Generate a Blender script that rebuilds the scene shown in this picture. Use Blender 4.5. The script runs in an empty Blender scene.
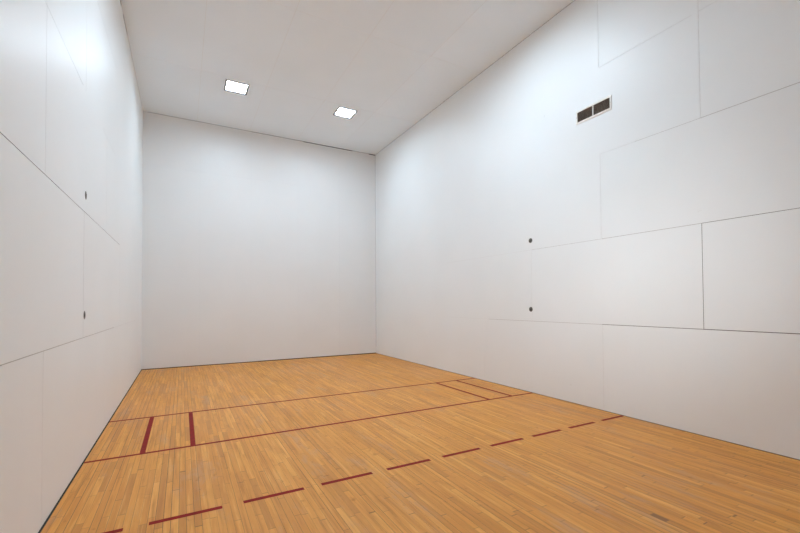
import bpy, bmesh, math, random
from mathutils import Vector, Matrix
random.seed(4)
C = bpy.context.scene.collection
F = 0.3048                       # the court is laid out in feet, the scene is in metres
W, L, H = 20.0, 41.0, 20.19      # court width, length, height (front wall at y = 0, camera towards y = -L)
PI = math.pi

# ------------------------------------------------------------------ node helpers
class NT:
    def __init__(s, name):
        s.m = bpy.data.materials.new(name); s.m.use_nodes = True
        s.t = s.m.node_tree; s.t.nodes.clear()
        s.out = s.n('ShaderNodeOutputMaterial'); s.b = s.n('ShaderNodeBsdfPrincipled')
        s.l(s.b.outputs[0], s.out.inputs[0])
    def n(s, t, **k):
        o = s.t.nodes.new(t)
        for a, v in k.items(): setattr(o, a, v)
        return o
    def l(s, a, b): s.t.links.new(a, b)
    def put(s, sock, v):
        if hasattr(v, 'is_output'): s.l(v, sock)
        else: sock.default_value = v
    def math(s, op, a, b=0.0, c=0.0, clamp=False):
        o = s.n('ShaderNodeMath', operation=op, use_clamp=clamp)
        for i, v in enumerate((a, b, c)): s.put(o.inputs[i], v)
        return o.outputs[0]
    def mapr(s, v, a, b, c, d, smooth=False):
        o = s.n('ShaderNodeMapRange'); o.clamp = True
        if smooth: o.interpolation_type = 'SMOOTHSTEP'
        s.put(o.inputs[0], v)
        for i, x in enumerate((a, b, c, d)): s.put(o.inputs[i+1], x)
        return o.outputs[0]
    def mix(s, f, a, b, mode='MIX'):
        o = s.n('ShaderNodeMix', data_type='RGBA', blend_type=mode)
        s.put(o.inputs[0], f); s.put(o.inputs[6], a); s.put(o.inputs[7], b)
        return o.outputs[2]
    def coord(s, scale=(1, 1, 1)):
        tc = s.n('ShaderNodeTexCoord'); mp = s.n('ShaderNodeMapping')
        mp.inputs['Scale'].default_value = scale
        s.l(tc.outputs['Object'], mp.inputs[0]); return mp.outputs[0]
    def noise(s, v, sc, det=3, rough=.5):
        o = s.n('ShaderNodeTexNoise'); s.l(v, o.inputs['Vector'])
        o.inputs['Scale'].default_value = sc; o.inputs['Detail'].default_value = det
        o.inputs['Roughness'].default_value = rough
        return o.outputs[0]
    def bump(s, h, st, dist):
        o = s.n('ShaderNodeBump'); s.l(h, o.inputs['Height'])
        o.inputs['Strength'].default_value = st; o.inputs['Distance'].default_value = dist
        return o.outputs[0]

def rgb(r, g, b): return (r, g, b, 1)

def flat(name, col, rough=.5, metal=0, var=.06, sc=30):
    t = NT(name); v = t.coord()
    n = t.noise(v, sc)
    f = t.mapr(n, .3, .7, 1-var, 1+var)
    cm = t.n('ShaderNodeCombineColor')
    for i in range(3): t.l(t.math('MULTIPLY', f, col[i]), cm.inputs[i])
    t.l(cm.outputs[0], t.b.inputs['Base Color'])
    t.b.inputs['Roughness'].default_value = rough; t.b.inputs['Metallic'].default_value = metal
    return t.m

def wall_paint(name, col, rough, spec=.5, streak=(1, 1, 1), bump=.25, scuff=True):
    """white paint on court panels: faint roller streaks, a few ball scuffs"""
    t = NT(name)
    v = t.coord(); vs = t.coord(streak)
    broad = t.noise(v, .8, 3); fine = t.noise(vs, 5, 4, .6)
    c = t.mix(t.mapr(broad, .3, .7, 0, 1), rgb(*[x*1.0 for x in col]), rgb(col[0]*.975, col[1]*.975, col[2]*.97))
    if scuff:
        sc = t.noise(t.coord((3.2, 3.2, 7.0)), 1.3, 5, .7)
        m = t.mapr(sc, .70, .76, 0, .10, True)
        c = t.mix(m, c, rgb(.42, .40, .38))
        sp = t.noise(v, 9, 1, .5)
        m2 = t.mapr(sp, .80, .84, 0, .12, True)
        c = t.mix(m2, c, rgb(.40, .40, .38))
    t.l(c, t.b.inputs['Base Color'])
    t.l(t.mapr(fine, .3, .7, rough-.01, rough+.02), t.b.inputs['Roughness'])
    t.b.inputs['Specular IOR Level'].default_value = spec
    h = t.math('ADD', t.math('MULTIPLY', fine, .22), t.math('MULTIPLY', t.noise(v, 1.1, 2), 1.6))
    t.l(t.bump(h, bump, .01), t.b.inputs['Normal'])
    return t.m

def maple():
    t = NT('maple_strip_floor')
    tc = t.n('ShaderNodeTexCoord'); sp = t.n('ShaderNodeSeparateXYZ'); t.l(tc.outputs['Object'], sp.inputs[0])
    x, y = sp.outputs[0], sp.outputs[1]
    bw = .049
    u = t.math('DIVIDE', x, bw); row = t.math('FLOOR', u); fu = t.math('FRACT', u)
    wn = t.n('ShaderNodeTexWhiteNoise', noise_dimensions='1D'); t.l(row, wn.inputs['W'])
    # strips of random length: every row has its own offset and its own pitch
    pitch = t.mapr(wn.outputs[0], 0, 1, .55, 1.15)
    wn2 = t.n('ShaderNodeTexWhiteNoise', noise_dimensions='1D'); t.l(t.math('ADD', row, 71.3), wn2.inputs['W'])
    off = t.math('MULTIPLY', wn2.outputs[0], 9)
    warp = t.n('ShaderNodeTexNoise', noise_dimensions='2D')
    cv = t.n('ShaderNodeCombineXYZ'); t.l(t.math('MULTIPLY', row, 3.7), cv.inputs[0]); t.l(t.math('MULTIPLY', y, .55), cv.inputs[1])
    t.l(cv.outputs[0], warp.inputs['Vector']); warp.inputs['Scale'].default_value = 1; warp.inputs['Detail'].default_value = 0
    vv = t.math('ADD', t.math('ADD', t.math('DIVIDE', y, pitch), off), t.math('MULTIPLY', warp.outputs[0], 1.6))
    seg = t.math('FLOOR', vv); fv = t.math('FRACT', vv)
    cid = t.n('ShaderNodeCombineXYZ'); t.l(row, cid.inputs[0]); t.l(seg, cid.inputs[1])
    w3 = t.n('ShaderNodeTexWhiteNoise', noise_dimensions='2D'); t.l(cid.outputs[0], w3.inputs['Vector'])
    tone = w3.outputs[0]
    w4 = t.n('ShaderNodeTexWhiteNoise', noise_dimensions='3D')
    cid2 = t.n('ShaderNodeCombineXYZ'); t.l(row, cid2.inputs[0]); t.l(seg, cid2.inputs[1]); cid2.inputs[2].default_value = 5
    t.l(cid2.outputs[0], w4.inputs['Vector'])
    ramp = t.n('ShaderNodeValToRGB'); t.l(tone, ramp.inputs[0])
    cr = ramp.color_ramp
    cols = [(0, MAP[0]), (.12, MAP[1]), (.5, MAP[2]), (.85, MAP[3]), (1, MAP[4])]
    cr.elements[0].position, cr.elements[0].color = 0, rgb(*cols[0][1])
    cr.elements[1].position, cr.elements[1].color = 1, rgb(*cols[-1][1])
    for p, c in cols[1:-1]:
        e = cr.elements.new(p); e.color = rgb(*c)
    c = ramp.outputs[0]
    # grain along the strips
    gv = t.n('ShaderNodeCombineXYZ'); t.l(t.math('MULTIPLY', x, 55), gv.inputs[0]); t.l(t.math('MULTIPLY', y, 2.6), gv.inputs[1]); t.l(t.math('MULTIPLY', w4.outputs[0], 40), gv.inputs[2])
    g = t.noise(gv.outputs[0], 1, 4, .6)
    c = t.mix(t.mapr(g, .35, .72, 0, .5), c, rgb(*GRAIN))
    # knots, mineral streaks
    kv = t.n('ShaderNodeCombineXYZ'); t.l(t.math('MULTIPLY', x, 9), kv.inputs[0]); t.l(t.math('MULTIPLY', y, 2.0), kv.inputs[1])
    k = t.noise(kv.outputs[0], 1, 3, .55)
    c = t.mix(t.mapr(k, .62, .76, 0, .45, True), c, rgb(*KNOT))
    # traffic wear: broad paler / duller areas in the finish
    wv = t.coord((1, .6, 1)); w = t.noise(wv, .55, 3)
    c = t.mix(t.mapr(w, .42, .62, 0, .22, True), c, rgb(*WEAR))
    w2 = t.noise(t.coord((1.6, .5, 1)), 1.7, 4, .6)
    c = t.mix(t.mapr(w2, .55, .75, 0, .25, True), c, rgb(*KNOT))
    # streaks that run over a few strips, and hazy scuffed patches in the varnish
    s1 = t.noise(t.coord((26, 1.1, 1)), 1, 4, .65)
    c = t.mix(t.mapr(s1, .30, .50, .7, 0, True), c, rgb(*DARKST))
    c = t.mix(t.mapr(s1, .53, .70, 0, .5, True), c, rgb(*LIGHTST))
    s2 = t.noise(t.coord((3.2, .9, 1)), 1, 5, .7)
    c = t.mix(t.mapr(s2, .54, .70, 0, .6, True), c, rgb(*HAZE))
    s3 = t.noise(t.coord((11, 7, 1)), 1, 3, .6)
    c = t.mix(t.mapr(s3, .62, .76, 0, .65, True), c, rgb(*KNOT))
    # joints; some open wider than others
    open_ = t.mapr(wn.outputs[0], .5, 1, .014, .055)
    e1 = t.math('MINIMUM', fu, t.math('SUBTRACT', 1, fu))
    j1 = t.math('LESS_THAN', e1, open_)
    e2 = t.math('MULTIPLY', t.math('MINIMUM', fv, t.math('SUBTRACT', 1, fv)), pitch)
    j2 = t.math('LESS_THAN', e2, .0022)
    jl = t.math('MULTIPLY', j1, t.mapr(t.math('ADD', wn.outputs[0], t.math('MULTIPLY', w4.outputs[0], .5)), .2, 1.3, .35, 1.0))
    j = t.math('MAXIMUM', jl, t.math('MULTIPLY', j2, .6))
    c = t.mix(j, c, rgb(.10, .032, .008))
    t.l(c, t.b.inputs['Base Color'])
    t.l(t.math('ADD', t.mapr(w, .4, .65, .34, .46), t.mapr(tone, 0, 1, 0, .05)), t.b.inputs['Roughness'])
    t.b.inputs['Specular IOR Level'].default_value = .3
    hh = t.math('ADD', t.math('MULTIPLY', j, -1.0), t.math('ADD', t.math('MULTIPLY', w4.outputs[0], .25), t.math('MULTIPLY', g, .12)))
    t.l(t.bump(hh, .25, .0012), t.b.inputs['Normal'])
    return t.m

MAP = [(.55, .215, .030), (.67, .272, .040), (.73, .305, .048), (.78, .338, .060), (.86, .42, .10)]
GRAIN = (.58, .22, .026); KNOT = (.44, .155, .018); WEAR = (.70, .335, .09)
DARKST = (.48, .175, .022); LIGHTST = (.88, .46, .13); HAZE = (.56, .30, .155)

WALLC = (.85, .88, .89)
M = {}
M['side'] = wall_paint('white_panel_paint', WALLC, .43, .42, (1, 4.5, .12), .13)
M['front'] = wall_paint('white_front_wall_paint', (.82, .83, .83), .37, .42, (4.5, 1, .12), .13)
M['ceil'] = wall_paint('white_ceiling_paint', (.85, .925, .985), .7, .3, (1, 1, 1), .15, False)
M['seam'] = flat('open_panel_joint', (.07, .065, .06), .9)
M['caulk'] = flat('caulked_panel_joint', (.77, .78, .78), .7)
M['halfseam'] = flat('part_filled_panel_joint', (.50, .49, .48), .8)
M['gap'] = flat('dark_expansion_gap', (.075, .042, .018), .9)
M['floor'] = maple()
M['line'] = flat('maroon_line_paint', (.25, .010, .010), .6, 0, .18, 12)
M['line'].node_tree.nodes['Principled BSDF'].inputs['Specular IOR Level'].default_value = .12
M['vent_white'] = flat('off_white_vent_enamel', (.88, .87, .83), .4)
M['vent_slat'] = flat('dark_vent_slat_metal', (.24, .22, .20), .5, .2, .25, 40)
M['vent_back'] = flat('vent_duct_darkness', (.03, .024, .02), .9)
M['anchor'] = flat('tarnished_anchor_metal', (.14, .14, .13), .45, .6)
M['anchor_in'] = flat('anchor_socket_metal', (.03, .03, .03), .6, .4)
M['frame'] = flat('grey_light_frame', (.07, .07, .075), .6, 0)
def emit(name, col, s):
    t = NT(name)
    t.b.inputs['Base Color'].default_value = rgb(.8, .8, .8)
    t.b.inputs['Emission Color'].default_value = rgb(*col)
    pr = t.noise(t.coord(), 300, 1)
    t.l(t.mapr(pr, .3, .7, s*.97, s*1.03), t.b.inputs['Emission Strength'])
    return t.m
M['lamp'] = emit('lit_light_diffuser', (.775, .95, 1.11), 102)
M['lamp_middle'] = emit('lit_light_diffuser_over_middle', (.775, .95, 1.11), 145)

# ------------------------------------------------------------------ mesh helpers
def link(name, bm, mats, parent=None, smooth=False):
    me = bpy.data.meshes.new(name); bm.normal_update(); bm.to_mesh(me); bm.free()
    for m in (mats if isinstance(mats, (list, tuple)) else [mats]): me.materials.append(m)
    if smooth:
        for p in me.polygons: p.use_smooth = True
    o = bpy.data.objects.new(name, me); C.objects.link(o)
    if parent: o.parent = parent
    return o
def box(bm, a, b, mi=0, bev=0):
    a, b = Vector([min(p, q) for p, q in zip(a, b)]), Vector([max(p, q) for p, q in zip(a, b)])
    r = bmesh.ops.create_cube(bm, size=1, matrix=Matrix.Translation((a+b)/2) @ Matrix.Diagonal((*(b-a), 1)))
    fs = set(f for v in r['verts'] for f in v.link_faces)
    for f in fs: f.material_index = mi
    if bev:
        bmesh.ops.bevel(bm, geom=list(set(e for f in fs for e in f.edges)), offset=bev, segments=2, affect='EDGES')
def cyl(bm, c, axis, r, h, seg=32, mi=0, r2=None):
    rot = Vector((0, 0, 1)).rotation_difference(Vector(axis)).to_matrix().to_4x4()
    q = bmesh.ops.create_cone(bm, cap_ends=True, segments=seg, radius1=r, radius2=r if r2 is None else r2, depth=h, matrix=Matrix.Translation(c) @ rot)
    for f in set(f for v in q['verts'] for f in v.link_faces): f.material_index = mi
def lathe(bm, c, axis, prof, seg=32, mi=0):
    """prof: (radius, height) pairs spun about axis"""
    rot = Vector((0, 0, 1)).rotation_difference(Vector(axis)).to_matrix()
    rings = []
    for r, h in prof:
        rings.append([bm.verts.new(Vector(c) + rot @ Vector((r*math.cos(2*PI*i/seg), r*math.sin(2*PI*i/seg), h))) for i in range(seg)])
    for a, b in zip(rings, rings[1:]):
        for i in range(seg):
            f = bm.faces.new((a[i], a[(i+1) % seg], b[(i+1) % seg], b[i])); f.material_index = mi
    for rg in (rings[0], rings[-1]):
        f = bm.faces.new(rg); f.material_index = mi
    bmesh.ops.recalc_face_normals(bm, faces=bm.faces)
def empty(name, loc, label, cat, group=None):
    o = bpy.data.objects.new(name, None); C.objects.link(o); o.location = loc
    o.empty_display_size = .1
    o['label'] = label; o['category'] = cat
    if group: o['group'] = group
    return o
def struct(o): o['kind'] = 'structure'; return o

def grooved(name, to3, size, seams, mat, thick=.12):
    """a slab whose room face is cut by grooves. size (u, v) in metres, seams (u0, u1, v0, v1, material index, depth)
    to3(u, v, d) -> world point, d = depth behind the room face"""
    U = sorted({0.0, size[0]} | {s[0] for s in seams} | {s[1] for s in seams})
    V = sorted({0.0, size[1]} | {s[2] for s in seams} | {s[3] for s in seams})
    U = [u for u in U if 0 <= u <= size[0]]; V = [v for v in V if 0 <= v <= size[1]]
    nu, nv = len(U)-1, len(V)-1
    D = [[0.0]*nv for _ in range(nu)]; MI = [[0]*nv for _ in range(nu)]
    for i in range(nu):
        for j in range(nv):
            cu, cv = (U[i]+U[i+1])/2, (V[j]+V[j+1])/2
            for s in seams:
                if s[0] < cu < s[1] and s[2] < cv < s[3] and (MI[i][j] == 0 or s[5] > D[i][j]):
                    D[i][j] = s[5]; MI[i][j] = s[4]
    bm = bmesh.new(); cache = {}
    def vt(u, v, d):
        k = (round(u, 6), round(v, 6), round(d, 6))
        if k not in cache: cache[k] = bm.verts.new(to3(*k))
        return cache[k]
    def q(pts, mi):
        f = bm.faces.new([vt(*p) for p in pts]); f.material_index = mi
    for i in range(nu):
        for j in range(nv):
            d = D[i][j]; u0, u1, v0, v1 = U[i], U[i+1], V[j], V[j+1]
            q(((u0, v0, d), (u1, v0, d), (u1, v1, d), (u0, v1, d)), MI[i][j])
            if i+1 < nu and D[i+1][j] != d: q(((u1, v0, d), (u1, v0, D[i+1][j]), (u1, v1, D[i+1][j]), (u1, v1, d)), max(MI[i][j], MI[i+1][j]))
            if j+1 < nv and D[i][j+1] != d: q(((u0, v1, d), (u1, v1, d), (u1, v1, D[i][j+1]), (u0, v1, D[i][j+1])), max(MI[i][j], MI[i][j+1]))
            for edge, side in ((i == 0, ((u0, v0), (u0, v1))), (i == nu-1, ((u1, v0), (u1, v1))), (j == 0, ((u0, v0), (u1, v0))), (j == nv-1, ((u0, v1), (u1, v1)))):
                if edge:
                    (a, b), (c, e) = side
                    q(((a, b, d), (c, e, d), (c, e, thick), (a, b, thick)), 0)
            q(((u0, v0, thick), (u1, v0, thick), (u1, v1, thick), (u0, v1, thick)), 0)
    bmesh.ops.recalc_face_normals(bm, faces=bm.faces)
    return struct(link(name, bm, [mat, M['seam'], M['caulk'], M['gap'], M['halfseam']]))

def hs(y0, y1, z, w, mi=1, d=.004):          # horizontal joint: u = distance from the front wall (ft), v = height (ft), w in mm
    return (y0*F, y1*F, z*F-w*.0005, z*F+w*.0005, mi, d)
def vs(y, z0, z1, w, mi=1, d=.004):
    return (y*F-w*.0005, y*F+w*.0005, z0*F, z1*F, mi, d)

# ------------------------------------------------------------------ the room
Wm, Lm, Hm = W*F, L*F, H*F
SK = .03      # walls run on below floor level into the expansion gap
def side(u, v, d, x0, s): return (x0 + s*d, -u, v)
right = [(0.0, Lm, 0, .006, 4, .006), hs(24.85, 29, 4, 6), hs(29, L, 4, 7.5), hs(20.6, 24.85, 4, 5, 4), hs(17, 20.6, 4, 5, 4), hs(12.3, 17, 4, 4, 2),
         hs(29, L, 8, 4.5), hs(24.9, 29, 8, 6, 4), hs(20.6, 24.9, 8, 4, 4), hs(12.4, 20.6, 8, 5, 2, .003),
         hs(29, L, 12, 6, 4), hs(26.5, 29, 12, 4, 4), hs(24.9, 26.5, 12, 4, 2), hs(24.9, 28.8, 16.1, 5, 2), hs(29, L, 16.1, 4, 2),
         vs(29, 4, 8, 4.5), vs(24.88, 0, 4, 5, 2), vs(24.88, 8, 12, 5, 2), vs(24.88, 16.1, H, 6, 2), vs(29.03, 12, H, 6, 2), vs(20.6, 4, 8, 5, 2),
         vs(16.5, 0, 4, 4, 2), (0.0, Lm, Hm-.005, Hm, 4, .004)]
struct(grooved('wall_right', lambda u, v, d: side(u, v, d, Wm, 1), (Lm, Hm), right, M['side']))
left = [(0.0, Lm, 0, .006, 3, .01), hs(23.6, L, 8.05, 4), hs(18, 23.6, 8.05, 5, 4), hs(12.5, 18, 8.05, 4, 4), hs(20, L, 4, 5, 4), hs(14, 20, 4, 5, 4), hs(4, 14, 4, 4, 2),
        hs(21, 26, 12, 4, 2), hs(14, 17.5, 12, 3, 2), hs(14, 26, 16.2, 5, 2),
        vs(20.7, 4, 8.05, 4, 4), vs(24.85, 8.05, 12, 3, 4), vs(24.85, 12, 16.2, 3, 2), vs(20.6, 12, H, 4, 2), vs(24.83, 0, 4, 4, 2), vs(16.5, 0, 4, 4, 2), vs(16.5, 8.05, 12, 4, 2), vs(12.4, 4, 8, 4, 2),
        (12.6*F, 14.0*F, Hm-.022, Hm, 1, .01), (10.2*F, 11.9*F, Hm-.02, Hm, 1, .01), (0.0, 10.2*F, Hm-.006, Hm, 2, .004)]
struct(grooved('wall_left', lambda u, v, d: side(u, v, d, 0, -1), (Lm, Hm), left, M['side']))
front = [(0.0, 8.6*F, 0, .015, 3, .01), (8.6*F, Wm, 0, .019, 3, .01), (4.0*F-.002, 4.0*F+.002, 0, Hm-.03, 2, .003), (8.0*F-.002, 8.0*F+.002, 0, Hm-.03, 2, .003), (12.1*F-.0015, 12.1*F+.0015, 0, Hm-.03, 2, .003), (16.1*F-.002, 16.1*F+.002, 0, Hm-.03, 2, .003),
         (0.0, Wm, 8*F-.0015, 8*F+.0015, 2, .003), (0.0, Wm, 16*F-.0015, 16*F+.0015, 2, .003),
         (0.3*F, 8.0*F, Hm-.008, Hm, 4, .008), (8.0*F, 12.6*F, Hm-.012, Hm, 4, .01), (12.6*F, 17.5*F, Hm-.02, Hm, 1, .012), (17.5*F, 19.3*F, Hm-.008, Hm, 4, .01), (19.3*F, Wm, Hm-.025, Hm, 1, .012),
         (Wm-.006, Wm, 0.2, Hm-.03, 4, .004)]
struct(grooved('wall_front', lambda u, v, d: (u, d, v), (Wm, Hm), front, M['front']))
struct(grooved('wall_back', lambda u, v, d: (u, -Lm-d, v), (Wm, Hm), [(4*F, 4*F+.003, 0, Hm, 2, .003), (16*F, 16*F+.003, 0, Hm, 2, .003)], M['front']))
cs = []
for k, x in enumerate((3.78, 7.86, 12.02, 16.1)):
    cs.append((x*F-.002, x*F+.002, 0, Lm, 2, .002))
for y in (8.2, 16.4, 24.6, 32.8):
    cs.append((0.0, Wm, y*F-.0015, y*F+.0015, 2, .002))
LIGHTS = [(6.03, -7.03), (14.07, -7.05), (6.03, -21.65), (14.07, -21.65)]
LW = 1.46/2
holes = []
for x, y in LIGHTS:
    holes.append(((x-LW)*F, (x+LW)*F, (-y-LW)*F, (-y+LW)*F, 0, .06))
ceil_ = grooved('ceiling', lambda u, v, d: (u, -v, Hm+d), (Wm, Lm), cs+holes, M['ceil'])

# floor: maple field that stops short of the walls, dark expansion gap around it
gl, gf, gr = .013, .013, .007
fl = grooved('floor', lambda u, v, d: (u, -v, -d), (Wm, Lm),
             [(0.0, gl, 0, Lm, 3, .02), (Wm-gr, Wm, 0, Lm, 3, .02), (0.0, Wm, 0, gf, 3, .02)], M['floor'], .1)

# painted court lines: parts of the floor
T = .0006
def line(name, x0, x1, y0, y1):
    bm = bmesh.new(); box(bm, (x0*F, y0*F, .0), (x1*F, y1*F, T)); return link(name, bm, M['line'], fl)
ws = .15/2
x0, x1 = gl/F, W-gr/F
line('service_line', x0, x1, -15.56-ws, -15.56+ws)
line('short_line', x0, x1, -20.60-ws, -20.60+ws)
wb = .165/2
for x in (1.61, 3.14, 16.86, 18.43):
    line('service_box_line', x-wb, x+wb, -20.60+ws, -15.56-ws)
for k in range(10):
    a = .085+2.045*k; b = a+1.55
    line('receiving_line_dash', max(a, x0), min(b, x1), -25.81-ws, -25.81+ws)

# ------------------------------------------------------------------ ceiling lights, recessed in the ceiling
def ceiling_light(x, y, lab, lamp):
    t = empty('ceiling_light', (x*F, y*F, Hm), lab, 'ceiling light', 'square ceiling lights over the court')
    h = LW*F - .002
    bm = bmesh.new(); w = .026; lip = .006
    for a, b in (((-h-.008, -h-.008), (h+.008, -h+w)), ((-h-.008, h-w), (h+.008, h+.008)), ((-h-.008, -h+w), (-h+w, h-w)), ((h-w, -h+w), (h+.008, h-w))):
        box(bm, (*a, -lip), (*b, -.0005))
    link('frame', bm, M['frame'], t)
    bm = bmesh.new(); s = .004; hh = h-.004          # the can behind the frame
    for a, b in (((-hh, -hh), (hh, -hh+s)), ((-hh, hh-s), (hh, hh)), ((-hh, -hh+s), (-hh+s, hh-s)), ((hh-s, -hh+s), (hh, hh-s))):
        box(bm, (*a, 0), (*b, .05))
    box(bm, (-hh, -hh, .05), (hh, hh, .054))
    link('housing', bm, M['frame'], t)
    bm = bmesh.new(); box(bm, (-hh+.006, -hh+.006, .024), (hh-.006, hh-.006, .028))
    link('diffuser', bm, lamp, t)
    return t
labs = ['lit square ceiling light nearest the front wall, left of the pair',
        'lit square ceiling light nearest the front wall, right of the pair',
        'lit square ceiling light over the left middle of the court',
        'lit square ceiling light over the right middle of the court',
        ]
for i, ((x, y), lb) in enumerate(zip(LIGHTS, labs)):
    ceiling_light(x, y, lb, M['lamp'] if i < 2 else M['lamp_middle'])

# ------------------------------------------------------------------ air vent on the right wall
v = empty('air_vent', (Wm, -24.57*F, 14.195*F), 'white-framed air vent with two dark grilles high on the right wall', 'vent')
hw, hh = .935*F, .33*F; iw, ih = .855*F, .245*F; dp = .014
bm = bmesh.new()
box(bm, (-dp, -hw, ih), (-.0005, hw, hh), 0, .002); box(bm, (-dp, -hw, -hh), (-.0005, hw, -ih), 0, .002)
box(bm, (-dp, -hw, -ih), (-.0005, -iw, ih), 0, .002); box(bm, (-dp, iw, -ih), (-.0005, hw, ih), 0, .002)
box(bm, (-dp-.002, -.008, -ih), (-.0005, .008, ih), 0, .001)
link('frame', bm, M['vent_white'], v)
for s in (1, -1):
    a, b = (.007, iw-.001) if s > 0 else (-iw+.001, -.007)
    bm = bmesh.new()
    box(bm, (-.003, a, -ih+.001), (-.0008, b, ih-.001), 1)
    n = 9
    for k in range(n):
        z = -ih + (k+.5)*2*ih/n
        r = bmesh.ops.create_cube(bm, size=1, matrix=Matrix.Translation((-.0075, (a+b)/2, z)) @ Matrix.Rotation(math.radians(38), 4, 'Y') @ Matrix.Diagonal((.009, b-a, .0012, 1)))
    m = 12
    for k in range(1, m):
        yy = a+(b-a)*k/m; box(bm, (-.0045, yy-.0007, -ih+.001), (-.003, yy+.0007, ih-.001), 0)
    link('grille', bm, [M['vent_slat'], M['vent_back']], v)
for s in (1, -1):
    bm = bmesh.new(); cyl(bm, (-dp-.0008, s*(hw+iw)/2, 0), (-1, 0, 0), .004, .0018, 16)
    link('screw', bm, M['vent_slat'], v)

# ------------------------------------------------------------------ round net anchors let into the side walls
def anchor(x, y, z, s, lab, grp):
    t = empty('net_anchor', (x*F, y*F, z*F), lab, 'wall anchor', grp)
    R = .041
    ax = (s, 0, 0)
    bm = bmesh.new()      # a dished flange: rim stands proud, the middle falls back
    lathe(bm, (0, 0, 0), ax, [(R, .0005), (R, .0015), (R-.004, .0025), (R-.009, .0025), (R-.013, .002), (.001, .0018)])
    link('flange', bm, M['anchor'], t, True)
    bm = bmesh.new(); cyl(bm, (s*.0022, 0, -.006), ax, .017, .001, 24)
    link('socket', bm, M['anchor_in'], t)
    bm = bmesh.new(); box(bm, (s*.0028, -.0035, -.022), (s*.0045, .0035, .012), 0, .0015)
    link('hook_bar', bm, M['anchor'], t)
    for dy in (-1, 1):
        bm = bmesh.new(); cyl(bm, (s*.0025, dy*.021, .012), ax, .0035, .002, 12); link('screw', bm, M['anchor_in'], t)
    return t
anchor(20, -20.55, 8.53, -1, 'upper of two dark round net anchors on the right wall', 'net anchors on the right wall')
anchor(20, -20.52, 4.66, -1, 'lower of two dark round net anchors on the right wall', 'net anchors on the right wall')
anchor(0, -20.49, 8.62, 1, 'upper of two dark round net anchors on the left wall', 'net anchors on the left wall')
anchor(0, -20.52, 4.72, 1, 'lower of two dark round net anchors on the left wall', 'net anchors on the left wall')

# added area light behind the camera, for a soft glow on the right wall
fd = bpy.data.lights.new('wall_glow_fill', 'AREA'); fo = bpy.data.objects.new('wall_glow_fill', fd); C.objects.link(fo)
fd.energy = 6.6; fd.color = (.90, .96, 1.0); fd.shape = 'DISK'; fd.size = .6; fd.spread = math.radians(38)
fo.location = (3.2*F, -38.5*F, 6.2*F)
fo.rotation_euler = (Vector((20*F, -25.8*F, 6.5*F)) - fo.location).to_track_quat('-Z', 'Y').to_euler()

# ------------------------------------------------------------------ world, camera, view
w = bpy.data.worlds.new('world'); bpy.context.scene.world = w; w.use_nodes = True
w.node_tree.nodes['Background'].inputs[0].default_value = (.9, .95, 1, 1)
w.node_tree.nodes['Background'].inputs[1].default_value = .05
cd = bpy.data.cameras.new('camera'); cam = bpy.data.objects.new('camera', cd); C.objects.link(cam)
cd.sensor_fit = 'HORIZONTAL'; cd.sensor_width = 36; cd.lens = 36*399.68/800
cd.shift_y = 28.8/800
cd.clip_start = .05
yaw, pitch, roll = (math.radians(a) for a in (-28.53, 1.118, -.326))
cam.matrix_world = Matrix.Translation((2.793*F, -36.764*F, 5.049*F)) @ Matrix.Rotation(yaw, 4, 'Z') @ Matrix.Rotation(PI/2+pitch, 4, 'X') @ Matrix.Rotation(roll, 4, 'Z')
sc = bpy.context.scene; sc.camera = cam
vs_ = sc.view_settings
vs_.view_transform = 'Standard'; vs_.look = 'None'; vs_.exposure = 0; vs_.gamma = 1; vs_.use_curve_mapping = False
sc.cycles.max_bounces = 16; sc.cycles.diffuse_bounces = 12; sc.cycles.glossy_bounces = 6
